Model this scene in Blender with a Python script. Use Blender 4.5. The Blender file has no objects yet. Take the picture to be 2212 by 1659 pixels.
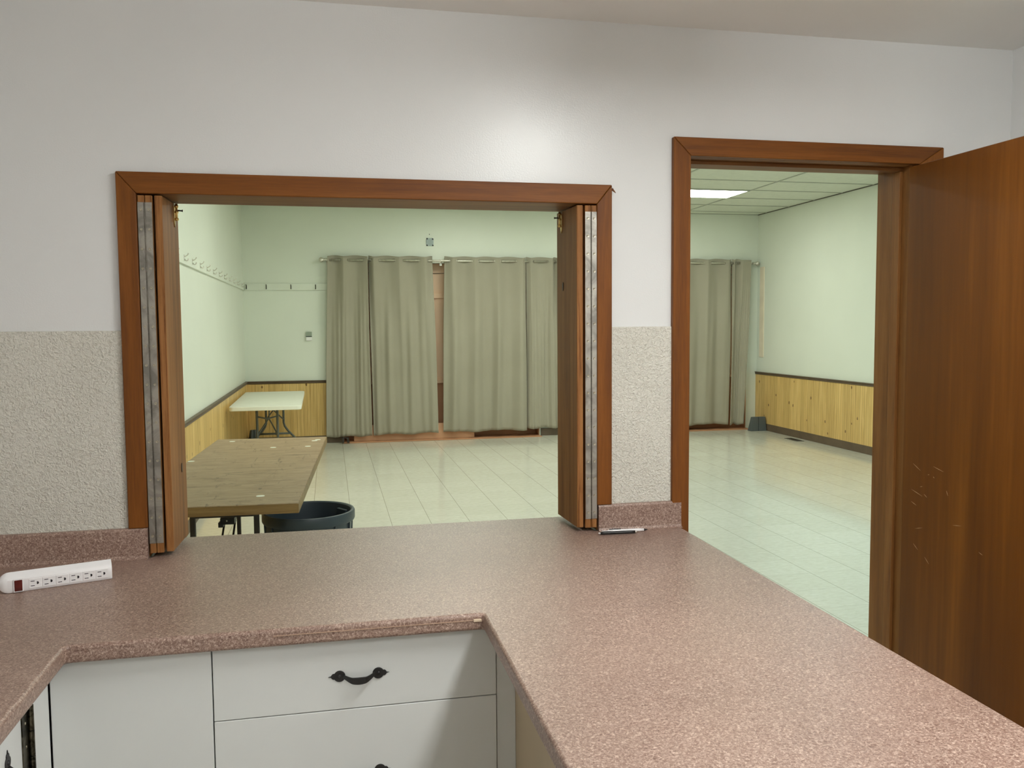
import bpy, bmesh, math, random
from mathutils import Vector, Matrix
random.seed(4)
S = bpy.context.scene
COL = S.collection
PI = math.pi

# ------------------------------------------------------------------ camera
cd = bpy.data.cameras.new('camera'); cam = bpy.data.objects.new('camera', cd); COL.objects.link(cam)
yaw, pit, rol, foc = .2096, .0678, -.0074, 1851.13
Fw = Vector((math.sin(yaw)*math.cos(pit), math.cos(yaw)*math.cos(pit), -math.sin(pit)))
Rt = Vector((math.cos(yaw), -math.sin(yaw), 0)); Up = Rt.cross(Fw)
R2 = math.cos(rol)*Rt + math.sin(rol)*Up; U2 = -math.sin(rol)*Rt + math.cos(rol)*Up
cam.matrix_world = Matrix(((R2.x, U2.x, -Fw.x, 0), (R2.y, U2.y, -Fw.y, -2.4914), (R2.z, U2.z, -Fw.z, 1.5435), (0, 0, 0, 1)))
cd.sensor_fit = 'HORIZONTAL'; cd.sensor_width = 36; cd.lens = foc/2212*36
cd.clip_start = .02; cd.clip_end = 60
S.camera = cam

# ------------------------------------------------------------------ world, exposure
w = bpy.data.worlds.new('world'); S.world = w; w.use_nodes = True
w.node_tree.nodes['Background'].inputs[0].default_value = (.5, .5, .5, 1)
w.node_tree.nodes['Background'].inputs[1].default_value = .02
S.view_settings.view_transform = 'Standard'; S.view_settings.look = 'None'
S.view_settings.gamma = 1; S.view_settings.use_curve_mapping = False
S.view_settings.exposure = 1.0
KITCHEN_LAMP = 20.0
HALL_LAMP = 9.2
KITCHEN_COL = (.975, 1.0, .97)
HALL_COL = (.95, 1.0, .87)
HALL_COOL = (.74, 1.0, 1.08)
S.cycles.max_bounces = 10; S.cycles.diffuse_bounces = 6; S.cycles.glossy_bounces = 4
S.cycles.sample_clamp_indirect = 6; S.cycles.caustics_reflective = False; S.cycles.caustics_refractive = False

# ------------------------------------------------------------------ materials
def newmat(name, rough=.5, metal=0, spec=.5):
    m = bpy.data.materials.new(name); m.use_nodes = True
    b = m.node_tree.nodes['Principled BSDF']
    b.inputs['Roughness'].default_value = rough; b.inputs['Metallic'].default_value = metal
    b.inputs['Specular IOR Level'].default_value = spec
    return m, m.node_tree, b
def lin(c):
    return tuple((x/255/12.92 if x/255 <= .04045 else ((x/255+.055)/1.055)**2.4) for x in c) + (1,)
def nd(nt, t, **kw):
    n = nt.nodes.new(t)
    for k, v in kw.items(): setattr(n, k, v)
    return n
def mapping(nt, scale=(1, 1, 1), rot=(0, 0, 0), loc=(0, 0, 0), src='Object'):
    tc = nd(nt, 'ShaderNodeTexCoord'); mp = nd(nt, 'ShaderNodeMapping')
    mp.inputs['Scale'].default_value = scale; mp.inputs['Rotation'].default_value = rot; mp.inputs['Location'].default_value = loc
    nt.links.new(tc.outputs[src], mp.inputs[0]); return mp.outputs[0]
def noise(nt, vec, scale, detail=3, rough=.5, dist=0):
    n = nd(nt, 'ShaderNodeTexNoise'); n.inputs['Scale'].default_value = scale; n.inputs['Detail'].default_value = detail
    n.inputs['Roughness'].default_value = rough; n.inputs['Distortion'].default_value = dist
    nt.links.new(vec, n.inputs['Vector']); return n.outputs['Fac']
def ramp(nt, fac, stops):
    r = nd(nt, 'ShaderNodeValToRGB'); e = r.color_ramp.elements
    while len(e) < len(stops): e.new(.5)
    for i, (p, c) in enumerate(stops): e[i].position = p; e[i].color = c
    nt.links.new(fac, r.inputs[0]); return r.outputs[0]
def mix(nt, fac, a, b, mode='MIX'):
    m = nd(nt, 'ShaderNodeMix', data_type='RGBA', blend_type=mode)
    for s, v in ((m.inputs[0], fac), (m.inputs[6], a), (m.inputs[7], b)):
        if isinstance(v, (int, float, tuple)): s.default_value = v
        else: nt.links.new(v, s)
    return m.outputs[2]
def mth(nt, op, a, b=0, c=0):
    m = nd(nt, 'ShaderNodeMath', operation=op)
    for s, v in zip(m.inputs, (a, b, c)):
        if isinstance(v, (int, float)): s.default_value = v
        else: nt.links.new(v, s)
    return m.outputs[0]
def bump(nt, b, h, strength, dist=.002):
    n = nd(nt, 'ShaderNodeBump'); n.inputs['Strength'].default_value = strength; n.inputs['Distance'].default_value = dist
    nt.links.new(h, n.inputs['Height']); nt.links.new(n.outputs[0], b.inputs['Normal'])
def flat(name, c, rough=.5, metal=0, var=.06, nscale=6, bs=0, bscale=200, spec=.5):
    m, nt, b = newmat(name, rough, metal, spec); v = mapping(nt)
    f = noise(nt, v, nscale, 4)
    lo = tuple(x*(1-var) for x in c[:3])+(1,); hi = tuple(min(1, x*(1+var)) for x in c[:3])+(1,)
    nt.links.new(ramp(nt, f, [(.3, lo), (.7, hi)]), b.inputs['Base Color'])
    if bs: bump(nt, b, noise(nt, v, bscale, 2), bs)
    return m
def wood(name, dark, mid, light, axis='z', rough=.38, coarse=1.0, spec=.5, coat=0, contrast=(.37, .5, .64)):
    m, nt, b = newmat(name, rough, 0, spec)
    sc = {'z': (14, 14, .7), 'x': (.7, 14, 14), 'y': (14, .7, 14)}[axis]
    v = mapping(nt, tuple(s*coarse for s in sc))
    f1 = noise(nt, v, 1.6, 4, .55, .6)
    v2 = mapping(nt, tuple(s*coarse*6 for s in sc)); f2 = noise(nt, v2, 3, 3, .6)
    v3 = mapping(nt, tuple(s*.12 for s in sc)); f3 = noise(nt, v3, 2.0, 3)
    f = mth(nt, 'ADD', mth(nt, 'MULTIPLY', f1, .55), mth(nt, 'ADD', mth(nt, 'MULTIPLY', f2, .2), mth(nt, 'MULTIPLY', f3, .25)))
    nt.links.new(ramp(nt, f, [(contrast[0], dark), (contrast[1], mid), (contrast[2], light)]), b.inputs['Base Color'])
    bump(nt, b, f2, .12, .001)
    if coat: b.inputs['Coat Weight'].default_value = coat; b.inputs['Coat Roughness'].default_value = .25
    return m

def mat_paint(name, c, rough, peel, spec=.5):
    m, nt, b = newmat(name, rough, 0, spec); v = mapping(nt)
    f = noise(nt, v, 1.3, 4)
    lo = tuple(x*.965 for x in c[:3])+(1,)
    col = ramp(nt, f, [(.35, lo), (.65, c)])
    vo = nd(nt, 'ShaderNodeTexVoronoi'); vo.inputs['Scale'].default_value = 3.1; nt.links.new(v, vo.inputs['Vector'])
    spot = mth(nt, 'LESS_THAN', vo.outputs['Distance'], .011)      # the odd nick in the paint
    col = mix(nt, spot, col, (.42, .38, .33, 1))
    nt.links.new(col, b.inputs['Base Color'])
    bump(nt, b, noise(nt, v, 230, 2), peel, .0014)
    return m
def mat_stucco():
    m, nt, b = newmat('textured plaster', .75, 0, .3); v = mapping(nt)
    n1 = noise(nt, v, 135, 2, .55, .9); n2 = noise(nt, v, 4, 3)
    base = ramp(nt, n2, [(.3, (.66, .64, .57, 1)), (.7, (.72, .70, .63, 1))])
    col = mix(nt, ramp(nt, n1, [(.36, (.35, .35, .35, 1)), (.5, (0, 0, 0, 1))]), base, (.45, .41, .34, 1))
    nt.links.new(col, b.inputs['Base Color'])
    bump(nt, b, n1, 1.0, .006); return m
def mat_counter():
    m, nt, b = newmat('pink brown speckled laminate', .36, 0, .5); v = mapping(nt)
    n1 = noise(nt, v, 230, 2, .7, .8); n2 = noise(nt, v, 2.2, 4, .6); n3 = noise(nt, v, 420, 2, .7)
    base = ramp(nt, n1, [(.3, (.15, .080, .062, 1)), (.46, (.262, .168, .136, 1)), (.56, (.358, .25, .206, 1)), (.7, (.58, .44, .37, 1))])
    lowf = ramp(nt, n2, [(.35, (.86, .84, .82, 1)), (.65, (1, .98, .96, 1))])
    col = mix(nt, 1.0, base, lowf, 'MULTIPLY')
    col = mix(nt, ramp(nt, n3, [(.66, (0, 0, 0, 1)), (.74, (.8, .8, .8, 1))]), col, (.72, .58, .48, 1))
    nt.links.new(col, b.inputs['Base Color'])
    nt.links.new(mth(nt, 'ADD', mth(nt, 'MULTIPLY', n1, .28), .22), b.inputs['Roughness'])
    bump(nt, b, n1, .45, .0015); return m
def mat_vinyl_tile():
    m, nt, b = newmat('marbled vinyl floor tile', .24, 0, .5)
    v = mapping(nt)
    sp = nd(nt, 'ShaderNodeSeparateXYZ'); nt.links.new(v, sp.inputs[0])
    T = .305
    fx = mth(nt, 'DIVIDE', mth(nt, 'SUBTRACT', sp.outputs[0], .145), T); fy = mth(nt, 'DIVIDE', mth(nt, 'SUBTRACT', sp.outputs[1], .1), T)
    def edge(f):
        fr = mth(nt, 'FRACT', mth(nt, 'ADD', f, 100)); return mth(nt, 'LESS_THAN', mth(nt, 'MINIMUM', fr, mth(nt, 'SUBTRACT', 1, fr)), .0075)
    line = mth(nt, 'MAXIMUM', edge(fx), mth(nt, 'MULTIPLY', edge(fy), .35))
    cb = nd(nt, 'ShaderNodeCombineXYZ'); nt.links.new(mth(nt, 'FLOOR', fx), cb.inputs[0]); nt.links.new(mth(nt, 'FLOOR', fy), cb.inputs[1])
    wn = nd(nt, 'ShaderNodeTexWhiteNoise'); nt.links.new(cb.outputs[0], wn.inputs[0])
    vs = mapping(nt, (6, 17, 1)); streak = noise(nt, vs, 3.2, 5, .55, .4)
    sp2 = noise(nt, mapping(nt, (1, 3, 1)), 40, 3, .7)
    base = ramp(nt, streak, [(.3, (.635, .61, .52, 1)), (.5, (.69, .67, .585, 1)), (.7, (.735, .72, .64, 1))])
    base = mix(nt, ramp(nt, sp2, [(.30, (.3, .3, .3, 1)), (.40, (0, 0, 0, 1))]), base, (.50, .47, .38, 1))
    tint = ramp(nt, wn.outputs[0], [(0, (.95, .945, .93, 1)), (1, (1, 1, 1, 1))])
    col = mix(nt, 1.0, base, tint, 'MULTIPLY')
    col = mix(nt, mth(nt, 'MULTIPLY', line, .6), col, (.20, .17, .12, 1))
    nt.links.new(col, b.inputs['Base Color'])
    nt.links.new(mth(nt, 'ADD', mth(nt, 'MULTIPLY', streak, .12), .045), b.inputs['Roughness'])
    return m
def mat_wainscot(name, axis):
    m, nt, b = newmat(name, .42, 0, .4); v = mapping(nt)
    sp = nd(nt, 'ShaderNodeSeparateXYZ'); nt.links.new(v, sp.inputs[0])
    u = sp.outputs[axis]
    f = mth(nt, 'ADD', mth(nt, 'DIVIDE', u, .088), 100); fr = mth(nt, 'FRACT', f)
    g1 = mth(nt, 'LESS_THAN', fr, .07); g2 = mth(nt, 'LESS_THAN', mth(nt, 'ABSOLUTE', mth(nt, 'SUBTRACT', fr, .5)), .03)
    wn = nd(nt, 'ShaderNodeTexWhiteNoise', noise_dimensions='1D'); nt.links.new(mth(nt, 'FLOOR', f), wn.inputs['W'])
    grain = noise(nt, mapping(nt, (30, 30, 1.2)), 1.7, 4, .6, .5)
    base = ramp(nt, grain, [(.3, (.58, .36, .12, 1)), (.5, (.74, .50, .19, 1)), (.7, (.84, .60, .26, 1))])
    tint = ramp(nt, wn.outputs[0], [(0, (.82, .80, .76, 1)), (1, (1.0, 1.0, 1.0, 1))])
    col = mix(nt, 1.0, base, tint, 'MULTIPLY')
    vo = nd(nt, 'ShaderNodeTexVoronoi'); vo.inputs['Scale'].default_value = 1; nt.links.new(mapping(nt, (7.5, 7.5, 5)), vo.inputs['Vector'])
    kn = mth(nt, 'LESS_THAN', mth(nt, 'ADD', vo.outputs['Distance'], mth(nt, 'MULTIPLY', noise(nt, v, 30, 2), .10)), .155)
    col = mix(nt, mth(nt, 'MULTIPLY', kn, .8), col, (.13, .055, .018, 1))
    groove = mth(nt, 'MAXIMUM', g1, mth(nt, 'MULTIPLY', g2, .6))
    col = mix(nt, mth(nt, 'MULTIPLY', groove, .35), col, (.22, .12, .035, 1))
    nt.links.new(col, b.inputs['Base Color'])
    bump(nt, b, mth(nt, 'SUBTRACT', 1, groove), .8, .004); return m
def mat_fabric(name, a, c2):
    m, nt, b = newmat(name, .85, 0, .15); v = mapping(nt)
    wv = noise(nt, mapping(nt, (1, 1, 3)), 260, 2, .6); n2 = noise(nt, v, 1.5, 3)
    col = mix(nt, .5, ramp(nt, wv, [(.3, a), (.7, c2)]), ramp(nt, n2, [(.3, a), (.7, c2)]))
    nt.links.new(col, b.inputs['Base Color']); b.inputs['Sheen Weight'].default_value = .25; b.inputs['Sheen Roughness'].default_value = .4
    bump(nt, b, wv, .25, .001); return m
def mat_metal(name, c, rough, grime=None, gs=12):
    m, nt, b = newmat(name, rough, 1); v = mapping(nt)
    f = noise(nt, v, gs, 4, .6, 1.0)
    g = grime or tuple(x*.6 for x in c[:3])+(1,)
    nt.links.new(ramp(nt, f, [(.40, g), (.56, c)]), b.inputs['Base Color'])
    nt.links.new(mth(nt, 'ADD', mth(nt, 'MULTIPLY', noise(nt, v, 40, 3), .2), rough-.08), b.inputs['Roughness']); return m
def mat_emit(name, c, s, lens=False):
    m = bpy.data.materials.new(name); m.use_nodes = True; nt = m.node_tree; nt.nodes.clear()
    o = nd(nt, 'ShaderNodeOutputMaterial'); e = nd(nt, 'ShaderNodeEmission')
    v = mapping(nt); f = noise(nt, v, 3, 2)
    nt.links.new(ramp(nt, f, [(0, tuple(x*.97 for x in c)+(1,)), (1, tuple(c)+(1,))]), e.inputs[0]); e.inputs[1].default_value = s
    nt.links.new(e.outputs[0], o.inputs[0]); return m

WALL = mat_paint('white gloss wall paint', (.735, .738, .733, 1), .285, .22)
HWALL = mat_paint('pale hall wall paint', (.76, .79, .71, 1), .42, .2)
CEIL = flat('ceiling paint', (.84, .83, .80, 1), .7, 0, .02, 2)
STUC = mat_stucco(); CNT = mat_counter(); TILE = mat_vinyl_tile()
KFLOOR = flat('kitchen vinyl floor', (.42, .37, .31, 1), .4, 0, .08, 8)
WX, WY = mat_wainscot('knotty pine boards across', 0), mat_wainscot('knotty pine boards along', 1)
CAS = wood('red brown stained fir', (.10, .032, .007, 1), (.178, .057, .007, 1), (.25, .088, .014, 1), 'z', .5, spec=.25)
CASX = wood('red brown stained fir head', (.10, .032, .007, 1), (.178, .057, .007, 1), (.25, .088, .014, 1), 'x', .5, spec=.25)
JAMB = wood('brown stained jamb', (.15, .058, .018, 1), (.225, .095, .026, 1), (.29, .135, .042, 1), 'z', .5, spec=.25)
JAMBX = wood('brown stained head jamb', (.15, .058, .018, 1), (.225, .095, .026, 1), (.29, .135, .042, 1), 'x', .5, spec=.25)
SHUT = wood('shutter fir', (.15, .055, .012, 1), (.26, .105, .026, 1), (.36, .16, .048, 1), 'z', .5, 1.3, spec=.25)
CUT = wood('sawn shutter edge', (.085, .030, .008, 1), (.22, .088, .026, 1), (.32, .145, .048, 1), 'z', .6, 4, spec=.2, contrast=(.40, .48, .60))
DOORM = wood('mahogany veneer', (.085, .024, .0015, 1), (.145, .045, .003, 1), (.26, .092, .009, 1), 'z', .42, .20, spec=.25, coat=.05, contrast=(.33, .5, .68))
DKW = flat('dark brown trim paint', (.125, .085, .055, 1), .5, 0, .12, 9)
BROWN = flat('orange brown board', (.52, .26, .14, 1), .5, 0, .06, 3)
PEACH = flat('peach painted board', (.90, .62, .42, 1), .45, 0, .04, 3)
CURT = mat_fabric('sage taupe curtain cloth', (.33, .30, .235, 1), (.385, .355, .285, 1))
NICK = mat_metal('brushed nickel', (.72, .69, .62, 1), .38, (.58, .55, .49, 1))
STEEL = mat_metal('worn steel hinge', (.42, .395, .35, 1), .5, (.25, .235, .21, 1), 10)
SCREW = mat_metal('screw head', (.62, .56, .44, 1), .35)
BRASS = mat_metal('brass', (.80, .58, .24, 1), .28)
BLACK = flat('black iron', (.012, .011, .011, 1), .45, 0, .2, 40, .3)
DGREY = flat('dark grey enamel', (.085, .09, .085, 1), .45, 0, .1, 10)
BLKMET = flat('black leg enamel', (.03, .022, .018, 1), .45, 0, .2, 10)
WHTC = flat('white cabinet laminate', (.69, .70, .69, 1), .42, 0, .015, 3)
BEIGE = flat('beige side panel', (.50, .40, .27, 1), .6, 0, .06, 5)
DARK = flat('shadow gap board', (.10, .08, .07, 1), .7)
PLAST = flat('white plastic', (.84, .82, .83, 1), .32, 0, .01, 5)
SLOT = flat('dark slot', (.02, .015, .02, 1), .6)
CREAM = flat('cream moulded tabletop', (.84, .83, .73, 1), .42, 0, .03, 8)
CAN = flat('slate blue plastic', (.045, .060, .075, 1), .42, 0, .10, 6)
GRID = flat('ceiling grid metal', (.42, .44, .38, 1), .5)
LAMPH = mat_emit('hall lamp lens', (1.0, 1.0, .93), 2.4)

# ------------------------------------------------------------------ mesh helpers
class MB:
    def __init__(s): s.bm = bmesh.new()
    def box(s, x0, x1, y0, y1, z0, z1, M=None):
        vs = [s.bm.verts.new((x, y, z)) for x in (x0, x1) for y in (y0, y1) for z in (z0, z1)]
        if M: 
            for v in vs: v.co = M @ v.co
        for f in ((0, 1, 3, 2), (4, 6, 7, 5), (0, 4, 5, 1), (2, 3, 7, 6), (0, 2, 6, 4), (1, 5, 7, 3)):
            s.bm.faces.new([vs[i] for i in f])
        return s
    def prism(s, pts, a, b, axis='z', M=None):
        def P(u, v, w): return {'z': (u, v, w), 'y': (u, w, v), 'x': (w, u, v)}[axis]
        A = [s.bm.verts.new(P(u, v, a)) for u, v in pts]; B = [s.bm.verts.new(P(u, v, b)) for u, v in pts]
        if M:
            for v in A+B: v.co = M @ v.co
        s.bm.faces.new(A); s.bm.faces.new(B[::-1]); n = len(pts)
        for i in range(n): s.bm.faces.new([A[i], B[i], B[(i+1) % n], A[(i+1) % n]])
        return s
    def tube(s, pts, r, n=12, cap=True):
        pts = [Vector(p) for p in pts]; rs = r if isinstance(r, (list, tuple)) else [r]*len(pts); rings = []
        up = None
        for i, p in enumerate(pts):
            d = (pts[min(i+1, len(pts)-1)] - pts[max(i-1, 0)]).normalized()
            if up is None:
                up = Vector((0, 0, 1)) if abs(d.z) < .9 else Vector((1, 0, 0))
            a = d.cross(up).normalized(); b = a.cross(d).normalized(); up = b
            rings.append([s.bm.verts.new(p + (a*math.cos(2*PI*k/n) + b*math.sin(2*PI*k/n))*rs[i]) for k in range(n)])
        for A, B in zip(rings, rings[1:]):
            for k in range(n): s.bm.faces.new([A[k], A[(k+1) % n], B[(k+1) % n], B[k]])
        if cap: s.bm.faces.new(rings[0][::-1]); s.bm.faces.new(rings[-1])
        return s
    def lathe(s, prof, c=(0, 0, 0), n=48, M=None, closed=False):
        rings = []
        for r, z in prof:
            ring = []
            for k in range(n):
                p = Vector((r*math.cos(2*PI*k/n), r*math.sin(2*PI*k/n), z))
                if M: p = M @ p
                ring.append(s.bm.verts.new(p + Vector(c)))
            rings.append(ring)
        prs = list(zip(rings, rings[1:])) + ([(rings[-1], rings[0])] if closed else [])
        for A, B in prs:
            for k in range(n): s.bm.faces.new([A[k], A[(k+1) % n], B[(k+1) % n], B[k]])
        if not closed:
            if prof[0][0] > 1e-6: s.bm.faces.new(rings[0][::-1])
            if prof[-1][0] > 1e-6: s.bm.faces.new(rings[-1])
        return s
    def obj(s, name, m, parent=None, bev=0, seg=2, smooth=False, solid=0):
        bmesh.ops.remove_doubles(s.bm, verts=s.bm.verts, dist=1e-6)
        bmesh.ops.recalc_face_normals(s.bm, faces=s.bm.faces)
        me = bpy.data.meshes.new(name); s.bm.to_mesh(me); s.bm.free()
        o = bpy.data.objects.new(name, me); COL.objects.link(o)
        for mm in (m if isinstance(m, (list, tuple)) else [m]): me.materials.append(mm)
        if smooth:
            for p in me.polygons: p.use_smooth = True
        if solid:
            q = o.modifiers.new('s', 'SOLIDIFY'); q.thickness = solid; q.offset = 0
        if bev:
            q = o.modifiers.new('b', 'BEVEL'); q.width = bev; q.segments = seg; q.limit_method = 'ANGLE'; q.angle_limit = .6
            if seg > 1:
                for p in me.polygons: p.use_smooth = True
                q.harden_normals = True
        if parent: put(o, parent)
        return o
def put(o, parent):
    o.parent = parent
    o.matrix_parent_inverse = Matrix.Identity(4)
    L = Vector((0, 0, 0)); q = parent
    while q: L += q.location; q = q.parent
    if o.type == 'MESH' and L.length > 0:      # meshes are drawn in world space: shift their data instead
        o.data.transform(Matrix.Translation(-L))
def thing(name, label, cat, loc=(0, 0, 0), group=None):
    o = bpy.data.objects.new(name, None); COL.objects.link(o); o.location = loc; o.empty_display_size = .1
    return tag(o, label, cat, group)
def tag(o, label, cat, group=None):
    o['label'] = label; o['category'] = cat
    if group: o['group'] = group
    return o
def struct(o, label=None):
    o['kind'] = 'structure'
    if label: o['label'] = label
    return o
def sroot(name, loc=(0, 0, 0)):
    o = bpy.data.objects.new(name, None); COL.objects.link(o); o.location = loc; o.empty_display_size = .1
    return struct(o)
def copy_tree(o, parent=None):
    c = o.copy(); COL.objects.link(c)
    if parent: c.parent = parent
    for ch in list(o.children): copy_tree(ch, c)
    return c

# ------------------------------------------------------------------ kitchen and hall shell
PX0, PX1, PZ0, PZ1 = -.512, .808, .876, 1.925       # rough opening of the pass-through
DX0, DX1, DZ1 = 1.07, 1.885, 2.075                  # rough opening of the doorway
WT = .16
m = MB()
m.box(-1.3, PX0, 0, WT, 0, 3.25); m.box(PX0, PX1, 0, WT, 0, PZ0); m.box(PX0, PX1, 0, WT, PZ1, 3.25)
m.box(PX1, DX0, 0, WT, 0, 3.25); m.box(DX0, DX1, 0, WT, DZ1, 3.25); m.box(DX1, 6.35, 0, WT, 0, 3.25)
struct(m.obj('wall_front', WALL), 'white painted wall with the pass-through and the doorway')
KY = -4.0
struct(MB().box(2.233, 2.35, KY, 0, 0, 2.5).obj('wall_right', WALL))
struct(MB().box(-1.30, -1.17, KY, 0, 0, 2.5).obj('wall_left', WALL))
struct(MB().box(-1.30, 2.35, KY-.12, KY, 0, 2.5).obj('wall_rear', WALL))
struct(MB().box(-1.17, 2.233, KY, 0, 2.44, 2.52).obj('ceiling', CEIL), 'dim plain kitchen ceiling')
struct(MB().box(-1.3, 2.35, KY-.12, WT, -.1, 0).obj('floor', KFLOOR))
# textured plaster band under the painted wall
struct(MB().box(-1.17, -.54, -.006, .0005, .95, 1.538).obj('trim_1', STUC, bev=.003), 'rough textured plaster band left of the pass-through')
struct(MB().box(.83, 1.036, -.006, .0005, .95, 1.538).obj('trim_2', STUC, bev=.003), 'rough textured plaster band between pass-through and doorway')

HL, HR, HD, HC = -1.08, 6.19, 9.17, 3.14
struct(MB().box(-1.4, 6.35, WT, 10.0, -.1, 0).obj('floor_hall', TILE), 'pale marbled vinyl tile floor of the hall')
struct(MB().box(HL-.15, HL, WT, 10.0, 0, 3.25).obj('wall_hall_left', HWALL))
struct(MB().box(HR, HR+.15, WT, 10.0, 0, 3.25).obj('wall_hall_right', HWALL))
struct(MB().box(HL, HR, WT, WT+.006, 2.2, 3.2).obj('wall_hall_near', HWALL))
A0, A1, B0, B1, AT = .16, 2.87, 4.9, 6.02, 2.40       # the two window recesses
m = MB(); m.box(HL, A0, HD, HD+.15, 0, 3.25); m.box(A0, A1, HD, HD+.15, AT, 3.25); m.box(A1, B0, HD, HD+.15, 0, 3.25)
m.box(B0, B1, HD, HD+.15, AT, 3.25); m.box(B1, HR, HD, HD+.15, 0, 3.25)
struct(m.obj('wall_hall_far', HWALL))
def recess(name, x0, x1, label):
    r = sroot(name, ((x0+x1)/2, HD, 0)); r['label'] = label
    Y = HD+.17
    m = MB(); m.box(x0-.02, x0, HD+.15, Y, 0, AT); m.box(x1, x1+.02, HD+.15, Y, 0, AT); m.box(x0-.02, x1+.02, HD+.15, Y, AT, AT+.03)
    m.box(x0, x0+.012, HD, HD+.15, 0, AT); m.box(x1-.012, x1, HD, HD+.15, 0, AT)
    m.obj('side_panel', BROWN, r)
    MB().box(x0-.02, x1+.02, Y, Y+.03, .80, AT).obj('board', PEACH, r)
    MB().box(x0-.02, x1+.02, Y, Y+.03, 0, .80).obj('lower_board', BROWN, r)
    MB().box(x0, x1, Y-.04, Y, .76, .80).obj('sill', PEACH, r, .004)
    MB().box(x0, x1, Y-.03, Y, 1.93, 1.995).obj('rail', PEACH, r, .004)
    MB().box(x0, x1, Y-.02, Y, 2.27, 2.275).obj('seam', DKW, r)
    MB().box(x0, x1, HD-.16, Y, .0015, .010).obj('threshold', BROWN, r, .002)
    if x1-x0 > 2: MB().box(x0+.14, x0+1.78, HD-.012, HD+.004, .010, .22).obj('kick_board', flat('pale orange board '+name, (.74, .43, .26, 1), .5, 0, .05, 4), r, .002)
    return r
recess('window_1', A0, A1, 'boarded peach window recess seen between the curtains left of the shutter')
recess('window_2', B0, B1, 'boarded peach window recess behind the curtains seen through the doorway')
struct(MB().box(HL, HR, WT, 10.0, HC, HC+.05).obj('ceiling_hall', flat('ceiling tile', (.66, .69, .60, 1), .85, 0, .04, 14, .25, 300)), 'white suspended tile ceiling of the hall')
m = MB()
for i in range(7):
    x = 4.97 - 1.22*i + 0
    if HL < x < HR: m.box(x-.012, x+.012, WT, HD, HC-.006, HC)
y = 7.05 - .62*11
while y < HD:
    if y > WT+.05: m.box(HL, HR, y-.012, y+.012, HC-.006, HC)
    y += .62
m.box(HL, HR, HD-.02, HD, HC-.008, HC); 
struct(m.obj('trim_3', GRID), 'suspended ceiling grid bars')
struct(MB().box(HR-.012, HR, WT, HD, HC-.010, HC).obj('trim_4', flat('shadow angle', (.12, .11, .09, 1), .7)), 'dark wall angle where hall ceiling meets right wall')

# wainscot, chair rails, baseboards
def rail_prof(): return [(0, .80), (.012, .80), (.026, .812), (.018, .822), (.03, .832), (.03, .842), (0, .842)]
e = .014
struct(MB().box(HL, HL+e, WT, HD, .10, .81).obj('trim_5', WY), 'knotty pine wainscot on the hall left wall')
struct(MB().box(HR-e, HR, 1.0, HD, .10, .81).obj('trim_6', WY), 'knotty pine wainscot on the hall right wall')
struct(MB().box(HL+e, .06, HD-e, HD, .10, .81).obj('trim_7', WX), 'knotty pine wainscot behind the white table')
struct(MB().prism([(HL+a, z) for a, z in rail_prof()], WT, HD, 'y').obj('trim_8', DKW), 'dark chair rail on the hall left wall')
struct(MB().prism([(HR-a, z) for a, z in rail_prof()], 1.0, HD, 'y').obj('trim_9', DKW), 'dark chair rail on the hall right wall')
struct(MB().prism([(HD-a, z) for a, z in rail_prof()], HL, .06, 'x').obj('trim_10', DKW), 'dark chair rail behind the white table')
struct(MB().box(HL, HL+.018, WT, HD, 0, .10).obj('baseboard_left', DKW, bev=.003))
struct(MB().box(HR-.018, HR, WT, HD, 0, .10).obj('baseboard_right', DKW, bev=.003))
m = MB(); m.box(HL+.018, A0-.002, HD-.018, HD, 0, .10); m.box(A1+.02, B0-.02, HD-.018, HD, 0, .10)
struct(m.obj('baseboard_far', DKW, bev=.003))
struct(MB().box(HR-.012, HR, 8.96, 9.08, 1.06, 2.37).obj('reflection_strip', flat('painted peach reflection', (.80, .70, .56, 1), .45), bev=.002), 'peach reflection on the hall right wall beside the curtain, built as a vertical strip')  # reflection in the wall paint, built as a coloured strip

# ------------------------------------------------------------------ casings and jambs
def casing(root, x0, x1, zb_l, zb_r, zt, wl, wr, wh, y0=-.02, xmat=CASX):
    t = [(x0, zt), (x1, zt), (x1-wr, zt-wh), (x0+wl, zt-wh)]
    MB().prism([(a, b) for a, b in t], y0, 0, 'y').obj('head_casing', xmat, root, .003)
    MB().prism([(x0, zb_l), (x0+wl, zb_l), (x0+wl, zt-wh), (x0, zt)], y0, 0, 'y').obj('side_casing', CAS, root, .003)
    MB().prism([(x1-wr, zb_r), (x1, zb_r), (x1, zt), (x1-wr, zt-wh)], y0, 0, 'y').obj('side_casing', CAS, root, .003)
r = sroot('trim_12', (.14, 0, 1.0)); r['label'] = 'reddish stained wood frame around the pass-through'
casing(r, -.546, .836, .9985, .9955, 1.961, .050, .047, .057)
MB().box(-.512, .808, 0, .178, 1.905, 1.925).obj('head_jamb', JAMBX, r)
MB().box(-.512, -.496, 0, .178, .9145, 1.905).obj('side_jamb', JAMB, r)
MB().box(.792, .808, 0, .178, .9145, 1.905).obj('side_jamb', JAMB, r)
MB().prism([(.836, 1.945), (.848, 1.938), (.838, 1.952)], -.019, -.014, 'y').obj('splinter', CUT, r)
r = sroot('trim_13', (1.48, 0, 0)); r['label'] = 'reddish stained wood frame around the open doorway'
casing(r, 1.032, 1.966, 0, 0, 2.111, .056, .088, .056)
MB().box(1.07, 1.09, 0, .178, 0, 2.055).obj('side_jamb', JAMB, r)
MB().box(1.865, 1.885, 0, .178, 0, 2.055).obj('side_jamb', JAMB, r)
MB().box(1.07, 1.885, 0, .178, 2.055, 2.075).obj('head_jamb', JAMBX, r)
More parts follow.
